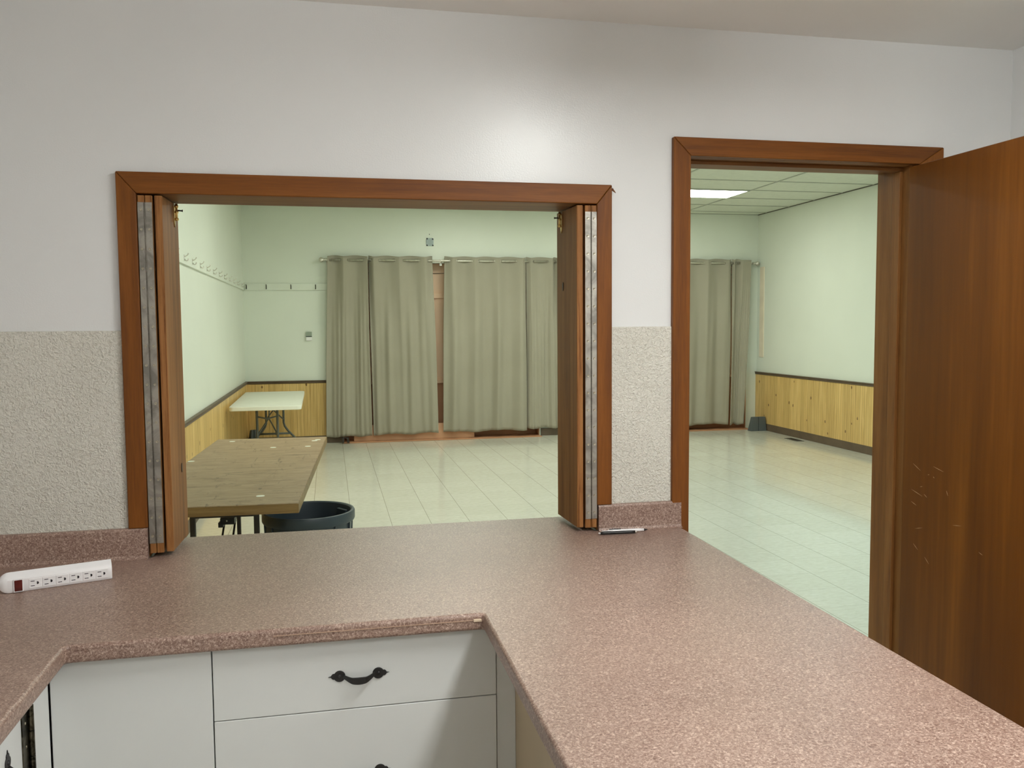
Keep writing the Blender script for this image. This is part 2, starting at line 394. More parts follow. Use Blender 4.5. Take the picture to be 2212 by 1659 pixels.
MB().box(1.09, 1.102, .045, .085, 0, 2.043).obj('door_stop', JAMB, r, .002)
MB().box(1.853, 1.865, .045, .085, 0, 2.043).obj('door_stop', JAMB, r, .002)
MB().box(1.09, 1.865, .045, .085, 2.043, 2.055).obj('door_stop', JAMBX, r, .002)
MB().box(1.088, 1.092, -.004, .03, 1.015, 1.070).obj('strike_plate', BLACK, r)
# open door leaf
r = sroot('door_1', (1.858, -.03, 0)); r['label'] = 'open brown veneer door with light scratches, swung into the kitchen'
MB().box(1.838, 1.876, -.805, -.024, .012, 2.043).obj('door_leaf', DOORM, r, .0015, 1)
SCR = flat('pale scratch', (.42, .26, .13, 1), .6)
m = MB()
rs = random.Random(8)
for (y, z, L, a) in [(-.075, 1.09, .03, -.45), (-.17, 1.095, .035, -.2), (-.07, 1.005, .04, -.25), (-.07, .965, .02, -.3), (-.09, .88, .03, .3), (-.14, .80, .02, -.7), (-.23, 1.03, .012, -1.1), (-.145, 1.065, .006, .2), (-.17, 1.063, .005, -.6), (-.26, .93, .028, .15), (-.085, .83, .02, -.6), (-.37, .875, .012, -.3), (-.13, 1.0, .012, -.5), (-.11, 1.02, .01, .3)]:
    L *= 1.35; dy, dz = -math.cos(a)*L, math.sin(a)*L
    nrm = Vector((0, -dz, dy)).normalized()*.0009
    p = [Vector((1.8374, y, z))-nrm*.2, Vector((1.8374, y+dy/2, z+dz/2))-nrm, Vector((1.8374, y+dy, z+dz)), Vector((1.8374, y+dy/2, z+dz/2))+nrm]
    q = [v+Vector((.0008, 0, 0)) for v in p]
    A = [m.bm.verts.new(v) for v in p]; B = [m.bm.verts.new(v) for v in q]
    m.bm.faces.new(A)
    for i in range(4): m.bm.faces.new([A[i], B[i], B[(i+1) % 4], A[(i+1) % 4]])
o = m.obj('scratch', SCR, r); o['label'] = 'pale scratches in the veneer'; o['kind'] = 'stuff'
for z in (.25, 1.08, 1.85):
    MB().tube([(1.879, -.026, z-.045), (1.879, -.026, z+.045)], .006).obj('hinge', NICK, r, smooth=True)
MB().lathe([(.032, 0), (.032, .004), (.012, .010), (.011, .04), (.026, .05), (.028, .062), (.018, .072), (0, .073)], (1.838, -.74, .96), 24, Matrix.Rotation(-PI/2, 4, 'Y')).obj('door_knob', NICK, r, smooth=True)

# ------------------------------------------------------------------ folding shutters in the pass-through
ZB, ZT = .926, 1.903
def shutter(side, label):
    s = 1 if side == 'l' else -1
    ax = -.495 if s == 1 else .7905
    X = lambda d: ax + s*d                       # distance from jamb
    root = thing('folding_shutter', label, 'shutter', (X(.03), .08, ZB), 'folding shutters of the pass-through')
    for (a, b2, y0, y1, zb) in [(.001, .018, -.013, .160, ZB), (.0195, .0375, -.013, .162, ZB), (.0435, .0625, -.012, .184, ZB+.002)]:
        x0, x1 = sorted((X(a), X(b2)))
        sk = s*.0085 if a > .04 else 0
        p = MB().prism([(x0, y0), (x1, y0), (x1+sk, y1), (x0+sk, y1)], zb, ZT-.003).obj('panel', SHUT, root, .0012, 1)
        m = MB().box(x0+.0012, x1-.0012, y0-.0008, y0+.003, zb+.001, ZT-.004); m.obj('edge_strip', CUT, p)
    # long piano hinge across the two outer panel edges
    hz0, hz1 = ZB+.028, ZT-.022
    hroot = MB()
    for (a, b2) in ((.0012, .0175), (.0200, .0373)):
        x0, x1 = sorted((X(a), X(b2))); hroot.box(x0, x1, -.0158, -.0136, hz0, hz1)
    h = hroot.obj('piano_hinge', STEEL, root)
    zz, rr = [], []
    n = 40
    for k in range(n):
        z0 = hz0+(hz1-hz0)*k/n; z1 = hz0+(hz1-hz0)*(k+1)/n
        zz += [z0, z0+.0012, z1-.0012]; rr += [.0011, .0018, .0018]
    MB().tube([(X(.0187), -.0162, z) for z in zz], rr, 8).obj('knuckle', mat_metal('dark hinge line '+side, (.16, .145, .12, 1), .5), h)
    sc0 = None
    for k in range(18):
        z = hz0+.02+(hz1-hz0-.04)*k/17
        for d in (.0090, .0290):
            if sc0 is None:
                sc0 = MB().lathe([(.0040, 0), (.0034, .0012), (.0012, .0009), (0, .0002)], (0, 0, 0), 12, Matrix.Rotation(PI/2, 4, 'X')).obj('screw', SCREW)
                c = sc0
            else: c = sc0.copy(); COL.objects.link(c)
            c.parent = h; c.location = Vector((X(d), -.0157, z)) - root.location
    # brass bolt at the top of the inner face
    fx = X(.0625+.0066)
    bx = lambda a, b2: sorted((fx + s*a, fx + s*b2))
    x0, x1 = bx(0, .002)
    pl = MB().prism([(.128, 1.842), (.134, 1.832), (.140, 1.842), (.140, 1.892), (.128, 1.892)], x0, x1, 'x').obj('bolt_plate', BRASS, root)
    x = fx+s*.0065
    m = MB(); m.tube([(x, .134, 1.850), (x, .134, 1.8985)], .0036, 10)
    for zz in (1.852, 1.872, 1.888): m.tube([(x, .134, zz), (x, .134, zz+.006)], .0056, 12)
    m.obj('bolt', BRASS, pl, smooth=True)
    MB().tube([(x, .134, 1.880), (x+s*.012, .140, 1.880), (x+s*.016, .141, 1.880)], [.002, .002, .0036], 10).obj('bolt_knob', BLACK, pl, smooth=True)
    k = MB(); k.lathe([(0, 0), (.006, 0), (.0055, .0009), (0, .001)], (fx, .12, 1.14 if s == 1 else 1.665), 16, Matrix.Diagonal((1, 1, 1, 1)) @ Matrix.Rotation(s*PI/2, 4, 'Y') @ Matrix.Diagonal((2.4, .8, 1, 1)))
    o = k.obj('knot', BLACK, root); o['label'] = 'dark knot in the wood'
    return root
shutter('l', 'folded wooden shutter with a long steel hinge, at the left side of the pass-through')
shutter('r', 'folded wooden shutter with a long steel hinge, at the right side of the pass-through')

# ------------------------------------------------------------------ worktop
XE = -.527
def rounded(pts, idx, r, n=5):
    out = []
    for i, p in enumerate(pts):
        if i in idx:
            p = Vector(p); a = (Vector(pts[i-1])-p).normalized(); b = (Vector(pts[(i+1) % len(pts)])-p).normalized()
            for k in range(n+1):
                t = k/n; out.append(tuple(p + a*r*(1-t)**2 + b*r*t**2))
        else: out.append(p)
    return out
poly = [(-1.169, -3.2), (XE, -3.2), (XE, -.675), (.318, -.675), (.318, -2.05), (1.044, -2.05), (1.062, -.001), (.790, -.001), (.790, .215), (-.494, .215), (-.494, -.001), (-1.169, -.001)]
wt = thing('worktop', 'pink-brown speckled laminate worktop running through the pass-through', 'worktop', (0, -.4, .876))
o = MB().prism(rounded(poly, (2, 3), .012), .876, .914).obj('top', CNT, wt)
q = o.modifiers.new('b', 'BEVEL'); q.width = .012; q.segments = 4; q.limit_method = 'ANGLE'; q.angle_limit = .9
for p in o.data.polygons: p.use_smooth = True
q.harden_normals = True
# slim lighter joint line along the rolled front edge, chipped at the corner
MB().box(XE+.40, .312, -.6766, -.6735, .8995, .9010).obj('edge_seam', flat('seam glue', (.42, .28, .20, 1), .6), wt)
MB().box(.296, .314, -.6785, -.674, .897, .903).obj('edge_chip', flat('chipped core', (.66, .52, .38, 1), .7), wt, .001)
def splash(x0, x1, zt):
    prof = [(-.0065, .9142), (-.034, .9142), (-.026, .9165), (-.0215, .924), (-.0205, .94), (-.0205, zt-.006), (-.018, zt-.001), (-.013, zt), (-.0065, zt)]
    o = MB().prism(prof, x0, x1, 'x').obj('backsplash', CNT, wt)
    for p in o.data.polygons: p.use_smooth = False
splash(-1.169, -.4975, .9985); splash(.7935, 1.062, .9955)

# ------------------------------------------------------------------ cabinets
FY = -.645
def handle(root, cx, cz, y, vert=False, flip=1):
    L = .063
    M = Matrix.Translation((cx, y, cz)) @ (Matrix.Rotation(PI/2, 4, 'Y') if vert == 1 else Matrix.Identity(4))
    if vert == 2: M = Matrix.Translation((cx, y, cz)) @ Matrix.Rotation(PI/2, 4, 'Z') @ Matrix.Rotation(PI/2, 4, 'Y')
    m = MB()
    for s in (-1, 1):
        pts = [(s*.0415 + s*.0125*math.cos(t), .0125*math.sin(t)) for t in [2*PI*k/24 for k in range(2, 23)]]
        pts = [(s*(L-.004), .0016), (s*.0590, .0034), (s*.0555, .0064)] + pts + [(s*.0555, -.0064), (s*.0590, -.0034), (s*(L-.004), -.0016), (s*(L+.003), 0)]
        m.prism(pts, -.0022, 0, 'y', M)
        m.lathe([(.0045, -.001), (.0045, .0005), (.003, .0022), (0, .0026)], (0, 0, 0), 12, M @ Matrix.Translation((s*.0415, -.0022, 0)) @ Matrix.Rotation(PI/2, 4, 'X'))
    n = 20; A = []
    for k in range(n+1):
        t = k/n; x = -.0345+.069*t; d = math.sin(PI*t)
        y0 = -.0010 - .019*min(1, d*1.3); zc = -.006*d; h = .0040+.0038*d
        A.append([m.bm.verts.new(M @ Vector(p)) for p in ((x, y0-.0032, zc-h), (x, y0-.0032, zc+h), (x, y0, zc+h), (x, y0, zc-h))])
    for P, Q in zip(A, A[1:]):
        for k in range(4): m.bm.faces.new([P[k], P[(k+1) % 4], Q[(k+1) % 4], Q[k]])
    m.bm.faces.new(A[0]); m.bm.faces.new(A[-1][::-1])
    return m.obj('handle', BLACK, root, .0006, 1)
c1 = thing('base_cabinet', 'white base cabinet with a plain front panel, in the corner under the worktop', 'cabinet', (-.42, -.33, 0), 'white base cabinets')
MB().box(-.566, -.262, -.620, -.03, .09, .875).obj('body', DARK, c1)
MB().box(-.5678, -.2562, FY, -.622, .10, .8757).obj('door', WHTC, c1, .0015)
c2 = thing('base_cabinet', 'white base cabinet with stacked drawers and black iron handles, under the pass-through', 'cabinet', (.05, -.33, 0), 'white base cabinets')
MB().box(-.259, .3945, -.620, -.03, .09, .875).obj('body', DARK, c2)
MB().box(.3530, .3963, FY+.004, -.6205, .09, .8755).obj('filler_strip', WHTC, c2, .001)
zs = [(.7160, .8757), (.505, .7142), (.30, .502), (.10, .297)]
for i, (a, b2) in enumerate(zs):
    d = MB().box(-.2538, .3515, FY, -.622, a, b2).obj('drawer', WHTC, c2, .0015)
    handle(d, .048, .790 if i == 0 else (a+b2)/2-.0375 if i == 1 else (a+b2)/2, FY)
c3 = thing('base_cabinet', 'white base cabinet with a dark hinge, along the left run of worktop', 'cabinet', (-.85, -1.9, 0), 'white base cabinets')
MB().box(-1.165, -.592, -3.15, -.66, .09, .8755).obj('body', WHTC, c3)
MB().box(-.592, -.570, -.763, -.648, .09, .8755).obj('stile', WHTC, c3, .001)
dl = MB().box(-.592, -.572, -1.20, -.7665, .10, .8755).obj('door', WHTC, c3, .0015)
MB().box(-.592, -.572, -1.66, -1.206, .10, .8755).obj('door', WHTC, c3, .0015)
MB().box(-.592, -.572, -2.12, -1.666, .10, .8755).obj('door', WHTC, c3, .0015)
hm = mat_metal('dark antique hinge metal', (.16, .145, .11, 1), .35, (.03, .028, .02, 1), 30)
m = MB(); m.box(-.572, -.5695, -.800, -.7655, .690, .840); m.box(-.5718, -.5665, -.7658, -.752, .690, .840)
h = m.obj('hinge', hm, dl, .0008, 1)
for k in range(3): MB().tube([(-.5655, -.7655, .692+.049*k), (-.5655, -.7655, .739+.049*k)], .0055, 12).obj('knuckle', hm, h)
for z in (.72, .765, .81): MB().lathe([(.003, 0), (.002, .001), (0, .0012)], (-.5695, -.783, z), 10, Matrix.Rotation(PI/2, 4, 'Y')).obj('screw', SCREW, h)
hd = handle(dl, -.572, .738, -.872, 2)
c4 = thing('peninsula_cabinet', 'beige-sided cabinet under the peninsula worktop', 'cabinet', (.7, -1.3, 0))
MB().box(.3965, 1.0, -1.98, -.03, .0, .8755).obj('body', BEIGE, c4)

# ------------------------------------------------------------------ power strip lying on its side
ps = thing('power_strip', 'white six-outlet power strip lying on the worktop', 'power strip', (-.675, -.215, .915))
ang = math.atan2(.0765, .226); L = .247
M0 = Matrix.Translation((-.781, -.285, .9146)) @ Matrix.Rotation(ang, 4, 'Z') @ Matrix.Diagonal((1, 1, 1.12, 1))
# section: y = depth away from viewer, z = height; x along the strip
sec = [(.000, .004), (.003, 0), (.030, 0), (.034, .006), (.034, .030), (.029, .0395), (.020, .0415), (.009, .036), (.0005, .0275)]
m = MB(); rings = []
N = 14
for i in range(N+1):
    if i < N-1:
        u = i/(N-2); a = u*PI/2; x = .024*(1-math.cos(a)); k = math.sin(a)*.93+.07 if i else .05
        if i == 0: x = 0; k = .25
    else: x = L if i == N else L-.004; k = .96 if i == N else 1.0
    if i == N-2: k = 1.0
    rings.append([m.bm.verts.new(M0 @ Vector((x, .018+(p-.018)*k, .018+(q-.018)*k if k < 1 and i < N-2 else q))) for p, q in sec])
for P, Q in zip(rings, rings[1:]):
    n = len(sec)
    for k in range(n): m.bm.faces.new([P[k], P[(k+1) % n], Q[(k+1) % n], Q[k]])
m.bm.faces.new(rings[0]); m.bm.faces.new(rings[-1][::-1])
bod = m.obj('housing', PLAST, ps)
for p in bod.data.polygons: p.use_smooth = True
q = bod.modifiers.new('e', 'EDGE_SPLIT'); q.split_angle = .7
for i in range(6):
    x0 = .064 + i*.0292
    of = MB().box(x0, x0+.0275, -.0008, .004, .005, .0255, M0).obj('outlet', PLAST, ps, .0006, 1)
    for zz in (.0195, .0095): MB().box(x0+.004, x0+.0125, -.0013, -.0004, zz, zz+.0014, M0).obj('slot', SLOT, of)
    m = MB(); m.prism([(x0+.0170, .0125), (x0+.0190, .0125), (x0+.0208, .0135), (x0+.0216, .0155), (x0+.0208, .0175), (x0+.0190, .0185), (x0+.0170, .0185)], -.0013, -.0004, 'y', M0)
    m.obj('ground_hole', SLOT, of)
m = MB(); m.box(.0315, .0530, -.0030, .002, .001, .0295, M0)
sw = m.obj('switch_frame', PLAST, ps, .0008, 1)
MB().box(.0340, .0505, -.0046, -.002, .0035, .0270, M0).obj('switch', flat('dark red rocker', (.10, .010, .006, 1), .25, 0, .3, 60), sw, .0008, 1)

# ------------------------------------------------------------------ pens
def pen(a, b, name_label, body, tip, clip):
    a, b = Vector(a), Vector(b); d = (b-a).normalized(); Lp = (b-a).length
    rt = thing('ballpoint_pen', name_label, 'pen', tuple((a+b)/2 - Vector((0, 0, .005))), 'pens at the backsplash')
    MB().tube([a, a+d*.012, a+d*(Lp-.022), a+d*(Lp-.008)], [.0042, .0048, .0048, .0044], 16).obj('barrel', body, rt, smooth=True)
    MB().tube([a+d*(Lp-.009), a+d*(Lp-.004), b+d*.004], [.0042, .0030, .0008], 12).obj('tip', tip, rt, smooth=True)
    MB().tube([a-d*.006, a+d*.001], [.0022, .0024], 10).obj('button', clip, rt, smooth=True)
    side = Vector((0, 0, 1))
    m = MB(); p0 = a+d*.004+side*.0058; p1 = a+d*.04+side*.0056
    m.tube([p0, (p0+p1)/2+side*.0006, p1], [.0012, .0012, .0014], 8)
    m.obj('clip', clip, rt, smooth=True)
pen((.785, -.062, .9194), (.900, -.070, .9194), 'black ballpoint pen in front of the white one at the backsplash', BLACK, NICK, PLAST)
pen((.815, -.0445, .9194), (.935, -.0500, .9194), 'white ballpoint pen with black tip behind the black one', PLAST, BLACK, BLACK)

# ------------------------------------------------------------------ curtains
RY, RZ = 9.085, 2.425
CX, CY, CZ = 0, -2.4914, 1.5435
def px2x(px, y=RY):
    # x on the plane of the rod for an image column, used once to set out the folds
    d = Fw + R2*(px-1106)/foc
    return CX + d.x/d.y*(y-CY)
def rod(label, x0, x1, brs, fins):
    r = thing('curtain_rod', label, 'curtain rod', ((x0+x1)/2, RY, RZ))
    MB().tube([(x0, RY, RZ), (x1, RY, RZ)], .0125, 16).obj('rod', NICK, r, smooth=True)
    for x, s in fins:
        MB().lathe([(.012, 0), (.020, .006), (.012, .014), (.012, .024), (.020, .030), (.020, .034), (.012, .040), (.026, .052), (.034, .070), (.030, .088), (.016, .100), (0, .103)], (x, RY, RZ), 20, Matrix.Rotation(s*PI/2, 4, 'Y')).obj('finial', NICK, r, smooth=True)
    for x in brs:
        m = MB(); m.tube([(x, RY, RZ-.014), (x, RY+.02, RZ-.02), (x, HD, RZ-.02)], .007, 8); m.box(x-.015, x+.015, HD-.004, HD, RZ-.06, RZ+.03)
        m.tube([(x-.006, RY, RZ), (x+.006, RY, RZ)], .019, 14)
        m.obj('bracket', NICK, r)
rod('nickel curtain rod across the boarded window seen through the pass-through', px2x(712), 3.30, [px2x(709)+.02, px2x(957), 3.25], [(px2x(712), -1), (3.30, 1)])
rod('nickel curtain rod over the curtains seen through the doorway', 4.35, px2x(1623), [4.4, px2x(1619)], [(4.35, -1), (px2x(1623), 1)])
def curtain(label, xt0, xt1, xb0, xb1, holes, zb, seed, lean=0, group=None):
    """holes: (x0,x1) spans where the cloth passes behind the rod"""
    rnd = random.Random(seed); ph = [rnd.uniform(0, 6.28) for _ in range(8)]
    root = thing('curtain', label, 'curtain', ((xt0+xt1)/2, RY, 0), 'sage curtains in the hall')
    NX, NZ = 150, 60; H = RZ+.055
    def top_off(x):
        # smooth signed offset: +behind in a hole span, -in front elsewhere
        v = -1.0
        for a, b in holes:
            c, hw = (a+b)/2, (b-a)/2
            t = abs(x-c)/hw
            if t < 2: v = max(v, math.cos(min(t, 2)*PI/2))
        return v
    m = MB(); G = []
    for j in range(NZ+1):
        t = j/NZ; z = H*(1-t) + zb*t; row = []
        for i in range(NX+1):
            u = i/NX; xt = xt0+(xt1-xt0)*u; xb = xb0+(xb1-xb0)*u
            x = xt*(1-t)+xb*t
            o = top_off(xt)*.034
            low = .020*math.sin(u*(xt1-xt0)*21+ph[0]) + .009*math.sin(u*(xt1-xt0)*43+ph[1]+t*1.5) + .010*math.sin(u*7+ph[2]+t*2)
            k = min(1, max(0, (t-.03)/.5)); k = k*k*(3-2*k)
            y = RY + o*(1-.55*k) + low*k + .004*math.sin(u*60+ph[3])*k
            x += .007*k*math.sin(u*14+ph[4]+t*3)
            zz = z + (.010*math.sin(u*11+ph[5])*t**4 if j else 0)
            if j == 0: zz += .009*top_off(xt)
            hem = max(0, (t-.95)/.05); y += .004*math.sin(u*70+ph[6])*hem
            row.append(m.bm.verts.new((x, y-.010*t, zz)))
        G.append(row)
    for j in range(NZ):
        for i in range(NX): m.bm.faces.new([G[j][i], G[j][i+1], G[j+1][i+1], G[j+1][i]])
    m.obj('cloth', CURT, root, solid=.003, smooth=True)
    for a, b in holes:
        for x in (a, b):
            if xt0+.01 < x < xt1-.01:
                prof = [(.0165+.0065*math.cos(q), .003*math.sin(q)) for q in [2*PI*k/8 for k in range(8)]]
                MB().lathe(prof, (x, RY, RZ), 18, Matrix.Rotation(PI/2*1.0, 4, 'Y') @ Matrix.Rotation(.0, 4, 'Z'), closed=True).obj('grommet', NICK, root, smooth=True)
    return root
P = px2x
def holes(*pairs): return [(P(a), P(b)) for a, b in pairs]
GR = 'sage grey curtain panels in the hall'
curtain('narrow sage-grey curtain panel at the far left end of the rod, beside the white table', P(713), P(799), P(703), P(801), holes((719, 740), (758, 789)), .085, 1)
curtain('wide sage-grey curtain panel left of the peach gap', P(801), P(938), P(804.5), P(946), holes((793, 806), (824, 856), (876, 908), (928, 945)), .095, 2)
curtain('wide sage-grey curtain panel right of the peach gap', P(964), P(1137.5), P(956), P(1136.5), holes((955, 974), (992, 1021), (1038, 1069), (1086, 1116), (1136, 1150)), .10, 3)
curtain('sage-grey curtain panel beside the right-hand shutter', P(1139), P(1212), P(1138.5), P(1214), holes((1130, 1144), (1155, 1184), (1196, 1203)), .115, 4)
curtain('wide sage-grey curtain panel seen through the doorway', P(1400), P(1577.5), P(1396), P(1572.5), holes((1402, 1420), (1445, 1472), (1491, 1518), (1535, 1562), (1576, 1590)), .085, 5)
curtain('narrow sage-grey curtain panel at the right end of the rod, by the hall corner', P(1580), P(1618), P(1576), P(1604), holes((1572, 1582), (1586, 1596)), .075, 6)

# ------------------------------------------------------------------ things on the hall's far and left walls
def coat_hook(root, M, mt):
    m = MB(); m.box(-.006, .006, -.003, 0, -.024, .026, M)
    h = m.obj('hook', mt, root, .001, 1)
    m = MB()
    up = [(0, -.003, .012), (0, -.014, .014), (0, -.026, .022), (0, -.033, .036)]
    lo = [(0, -.003, -.010), (0, -.014, -.022), (0, -.026, -.020), (0, -.031, -.004)]
    for pts in (up, lo): m.tube([M @ Vector(p) for p in pts], [.0042, .0038, .0036, .005], 8)
    m.obj('prong', mt, h, smooth=True)
r1 = thing('coat_rail', 'long white coat rail with silver hooks on the hall left wall', 'coat rail', (HL+.01, 5.5, 2.03))
MB().box(HL, HL+.019, 1.0, HD-.02, 2.03, 2.115).obj('board', HWALL, r1, .002)
for i, y in enumerate([4.42, 4.82, 5.247, 5.66, 6.10, 6.54, 6.96, 7.41, 7.85, 8.30, 8.80, 4.0, 3.6, 3.2]):
    coat_hook(r1, Matrix.Translation((HL+.019, y, 2.075)) @ Matrix.Rotation(PI/2, 4, 'Z'), NICK)
r2 = thing('coat_rail', 'short white coat rail with dark hooks on the far wall left of the curtains', 'coat rail', (-.5, HD-.01, 2.03))
MB().box(HL+.022, .0, HD-.019, HD, 2.03, 2.118).obj('board', HWALL, r2, .002)
DH = mat_metal('dark bronze hook', (.12, .11, .09, 1), .4)
for x in (-1.035, -.787, -.475, -.16):
    coat_hook(r2, Matrix.Translation((x, HD-.019, 2.068)), DH)
eb = thing('junction_box', 'grey square electrical box on the far wall above the curtains', 'junction box', (1.357, HD, 2.625))
fl = MB(); fl.prism([(1.312, 2.628), (1.402, 2.628), (1.408, 2.66), (1.408, 2.725), (1.398, 2.735), (1.352, 2.732), (1.316, 2.735), (1.308, 2.70)], HD-.012, HD, 'y')
fl.obj('box', flat('pale blue grey plate', (.36, .42, .43, 1), .5), eb, .002)
for x, z in ((1.319, 2.638), (1.398, 2.638), (1.397, 2.722), (1.32, 2.726)): MB().prism([(x-.009, z-.011), (x+.011, z-.011), (x+.008, z+.006), (x-.007, z+.009)], HD-.0135, HD-.0118, 'y').obj('corner_hole', SLOT, eb)
MB().lathe([(.006, 0), (.005, .003), (0, .003)], (1.355, HD, 2.785), 10, Matrix.Rotation(PI/2, 4, 'X')).obj('nail_head', SLOT, eb)
th = thing('thermostat', 'small two-part thermostat on the far wall left of the curtains', 'thermostat', (-.26, HD, 1.365))
MB().box(-.298, -.223, HD-.028, HD, 1.425, 1.483).obj('display', flat('grey green display', (.28, .33, .27, 1), .4), th, .003)
MB().box(-.300, -.221, HD-.022, HD, 1.415, 1.4245).obj('dark_band', DGREY, th)
MB().box(-.298, -.223, HD-.026, HD, 1.368, 1.4145).obj('cover', PLAST, th, .004)
cp = None
def vent_block(x, y, rz, label, w=.23, d=.10, h=.205):
    M = Matrix.Translation((x, y, 0)) @ Matrix.Rotation(rz, 4, 'Z')
    r = thing('door_wedge', label, 'wedge block', (x, y, 0)) if 0 else thing('vent_deflector', label, 'vent deflector', (x, y, 0))
    for s in (-1, 1):
        a, b = (-w/2, -.003) if s < 0 else (.003, w/2)
        sl = .022
        if s < 0: pts = [(a, 0), (b, 0), (b, h), (a+sl, h)]
        else: pts = [(a, 0), (b, 0), (b-sl, h), (a, h)]
        m = MB(); A = [m.bm.verts.new(M @ Vector((u, -d/2, v))) for u, v in pts]; B = [m.bm.verts.new(M @ Vector((u, d/2-(d*.55 if v else 0), v))) for u, v in pts]
        m.bm.faces.new(A); m.bm.faces.new(B[::-1])
        for i in range(4): m.bm.faces.new([A[i], B[i], B[(i+1) % 4], A[(i+1) % 4]])
        m.obj('half', flat('slate plastic', (.10, .115, .12, 1), .45), r, .005)
vent_block(6.045, 8.86, .0, 'slate grey wedge-sided box on the floor in the far right corner of the hall', .25)
vent_block(-1.0, 9.05, .6, 'small dark grey block on the floor in the corner behind the white table', .12, .08, .22)
rg = thing('floor_register', 'flat grey floor register beside the right wainscot', 'floor vent', (6.03, 7.82, 0))
MB().box(5.975, 6.085, 7.66, 7.98, .0002, .005).obj('frame', DGREY, rg, .0015, 1)
for k in range(14):
    MB().box(5.99, 6.07, 7.685+k*.021, 7.693+k*.021, .005, .0065).obj('louvre', BLKMET, rg)
bk = thing('metal_bracket', 'small black bracket on the floor under the left curtain hem', 'bracket', (.2, 9.0, 0))
m = MB(); m.box(.14, .165, 8.985, 9.02, .012, .085); m.prism([(.205, .012), (.235, .012), (.225, .085), (.200, .085)], 8.985, 9.02, 'y')
m.box(.14, .225, 8.99, 9.015, .075, .085)
m.obj('foot', BLKMET, bk)

# ------------------------------------------------------------------ tables
tb = thing('folding_table', 'long worn brown folding table with cream dots, just beyond the pass-through', 'table', (-.47, 2.70, 0))
MT = Matrix.Translation((-.475, 2.705, 0)) @ Matrix.Rotation(-.050, 4, 'Z')
def topmat():
    m, nt, b = newmat('worn brown laminate', .5, 0, .4)
    f = noise(nt, mapping(nt, (1.4, 9, 4)), 3, 6, .65, .5); g = noise(nt, mapping(nt, (2.5, 16, 4)), 2.4, 5, .7, 1.2)
    base = ramp(nt, f, [(.3, (.27, .17, .09, 1)), (.7, (.40, .28, .165, 1))])
    col = mix(nt, ramp(nt, g, [(.36, (.9, .9, .9, 1)), (.44, (0, 0, 0, 1))]), base, (.13, .08, .045, 1))
    g2 = noise(nt, mapping(nt, (12, 1.6, 4)), 2.2, 4, .7, .8)
    col = mix(nt, ramp(nt, g2, [(.33, (.7, .7, .7, 1)), (.39, (0, 0, 0, 1))]), col, (.12, .072, .04, 1))
    nt.links.new(col, b.inputs['Base Color']); return m
MB().box(-.380, .380, -1.20, 1.20, .705, .745, MT).obj('tabletop', topmat(), tb, .002)
EDG = wood('yellow brown edge band', (.14, .075, .022, 1), (.24, .14, .045, 1), (.33, .21, .075, 1), 'x', .45)
m = MB(); m.box(-.381, .381, -1.204, -1.1995, .700, .7425, MT); m.box(-.381, .381, 1.1995, 1.204, .700, .7425, MT)
m.box(.3795, .384, -1.203, 1.203, .700, .7425, MT); m.box(-.384, -.3795, -1.203, 1.203, .700, .7425, MT)
m.obj('edge_band', EDG, tb)
for (px_, py_) in [(.19, -1.00), (.31, .98), (.285, .70), (.06, .69), (-.26, 1.06), (-.36, .18), (.33, 1.03)]:
    MB().lathe([(.020, 0), (.020, .0012), (0, .0013)], (0, 0, 0), 18, MT @ Matrix.Translation((px_, py_, .7451))).obj('cream_dot', CREAM, tb)
def leg_frame(root, M, yc, mt, wy, ext):
    if 1:
        for s in (-1, 1):
            MB().box(s*wy-.0125, s*wy+.0125, yc-.0125, yc+.0125, 0, .70, M).obj('leg', mt, root, .003)
        m = MB(); m.box(-wy-ext, wy+ext, yc-.011, yc+.011, .115, .14, M); m.box(-wy, wy, yc-.01, yc+.01, .62, .645, M)
        m.obj('crossbar', mt, root, .002)
leg_frame(tb, MT, -.855, BLKMET, .150, .0); leg_frame(tb, MT, .80, BLKMET, .190, .12)
for x in (-.060, -.006): MB().tube([MT @ Vector((x, -.10, .70)), MT @ Vector((x, -.46, .56)), MT @ Vector((x-.004, -.70, .36)), MT @ Vector((x*2.2, -.845, .14))], .0055, 8).obj('brace', BLKMET, tb)
m = MB(); m.box(-.068, .004, -.60, -.53, .525, .560, MT); m.box(-.080, -.055, -.59, -.54, .508, .535, MT)
m.obj('lock', BLACK, tb, .003)
MB().lathe([(.0045, 0), (.003, .002), (0, .002)], tuple(MT @ Vector((-.034, -.6005, .545))), 10, Matrix.Rotation(PI/2, 4, 'X')).obj('rivet', NICK, tb)

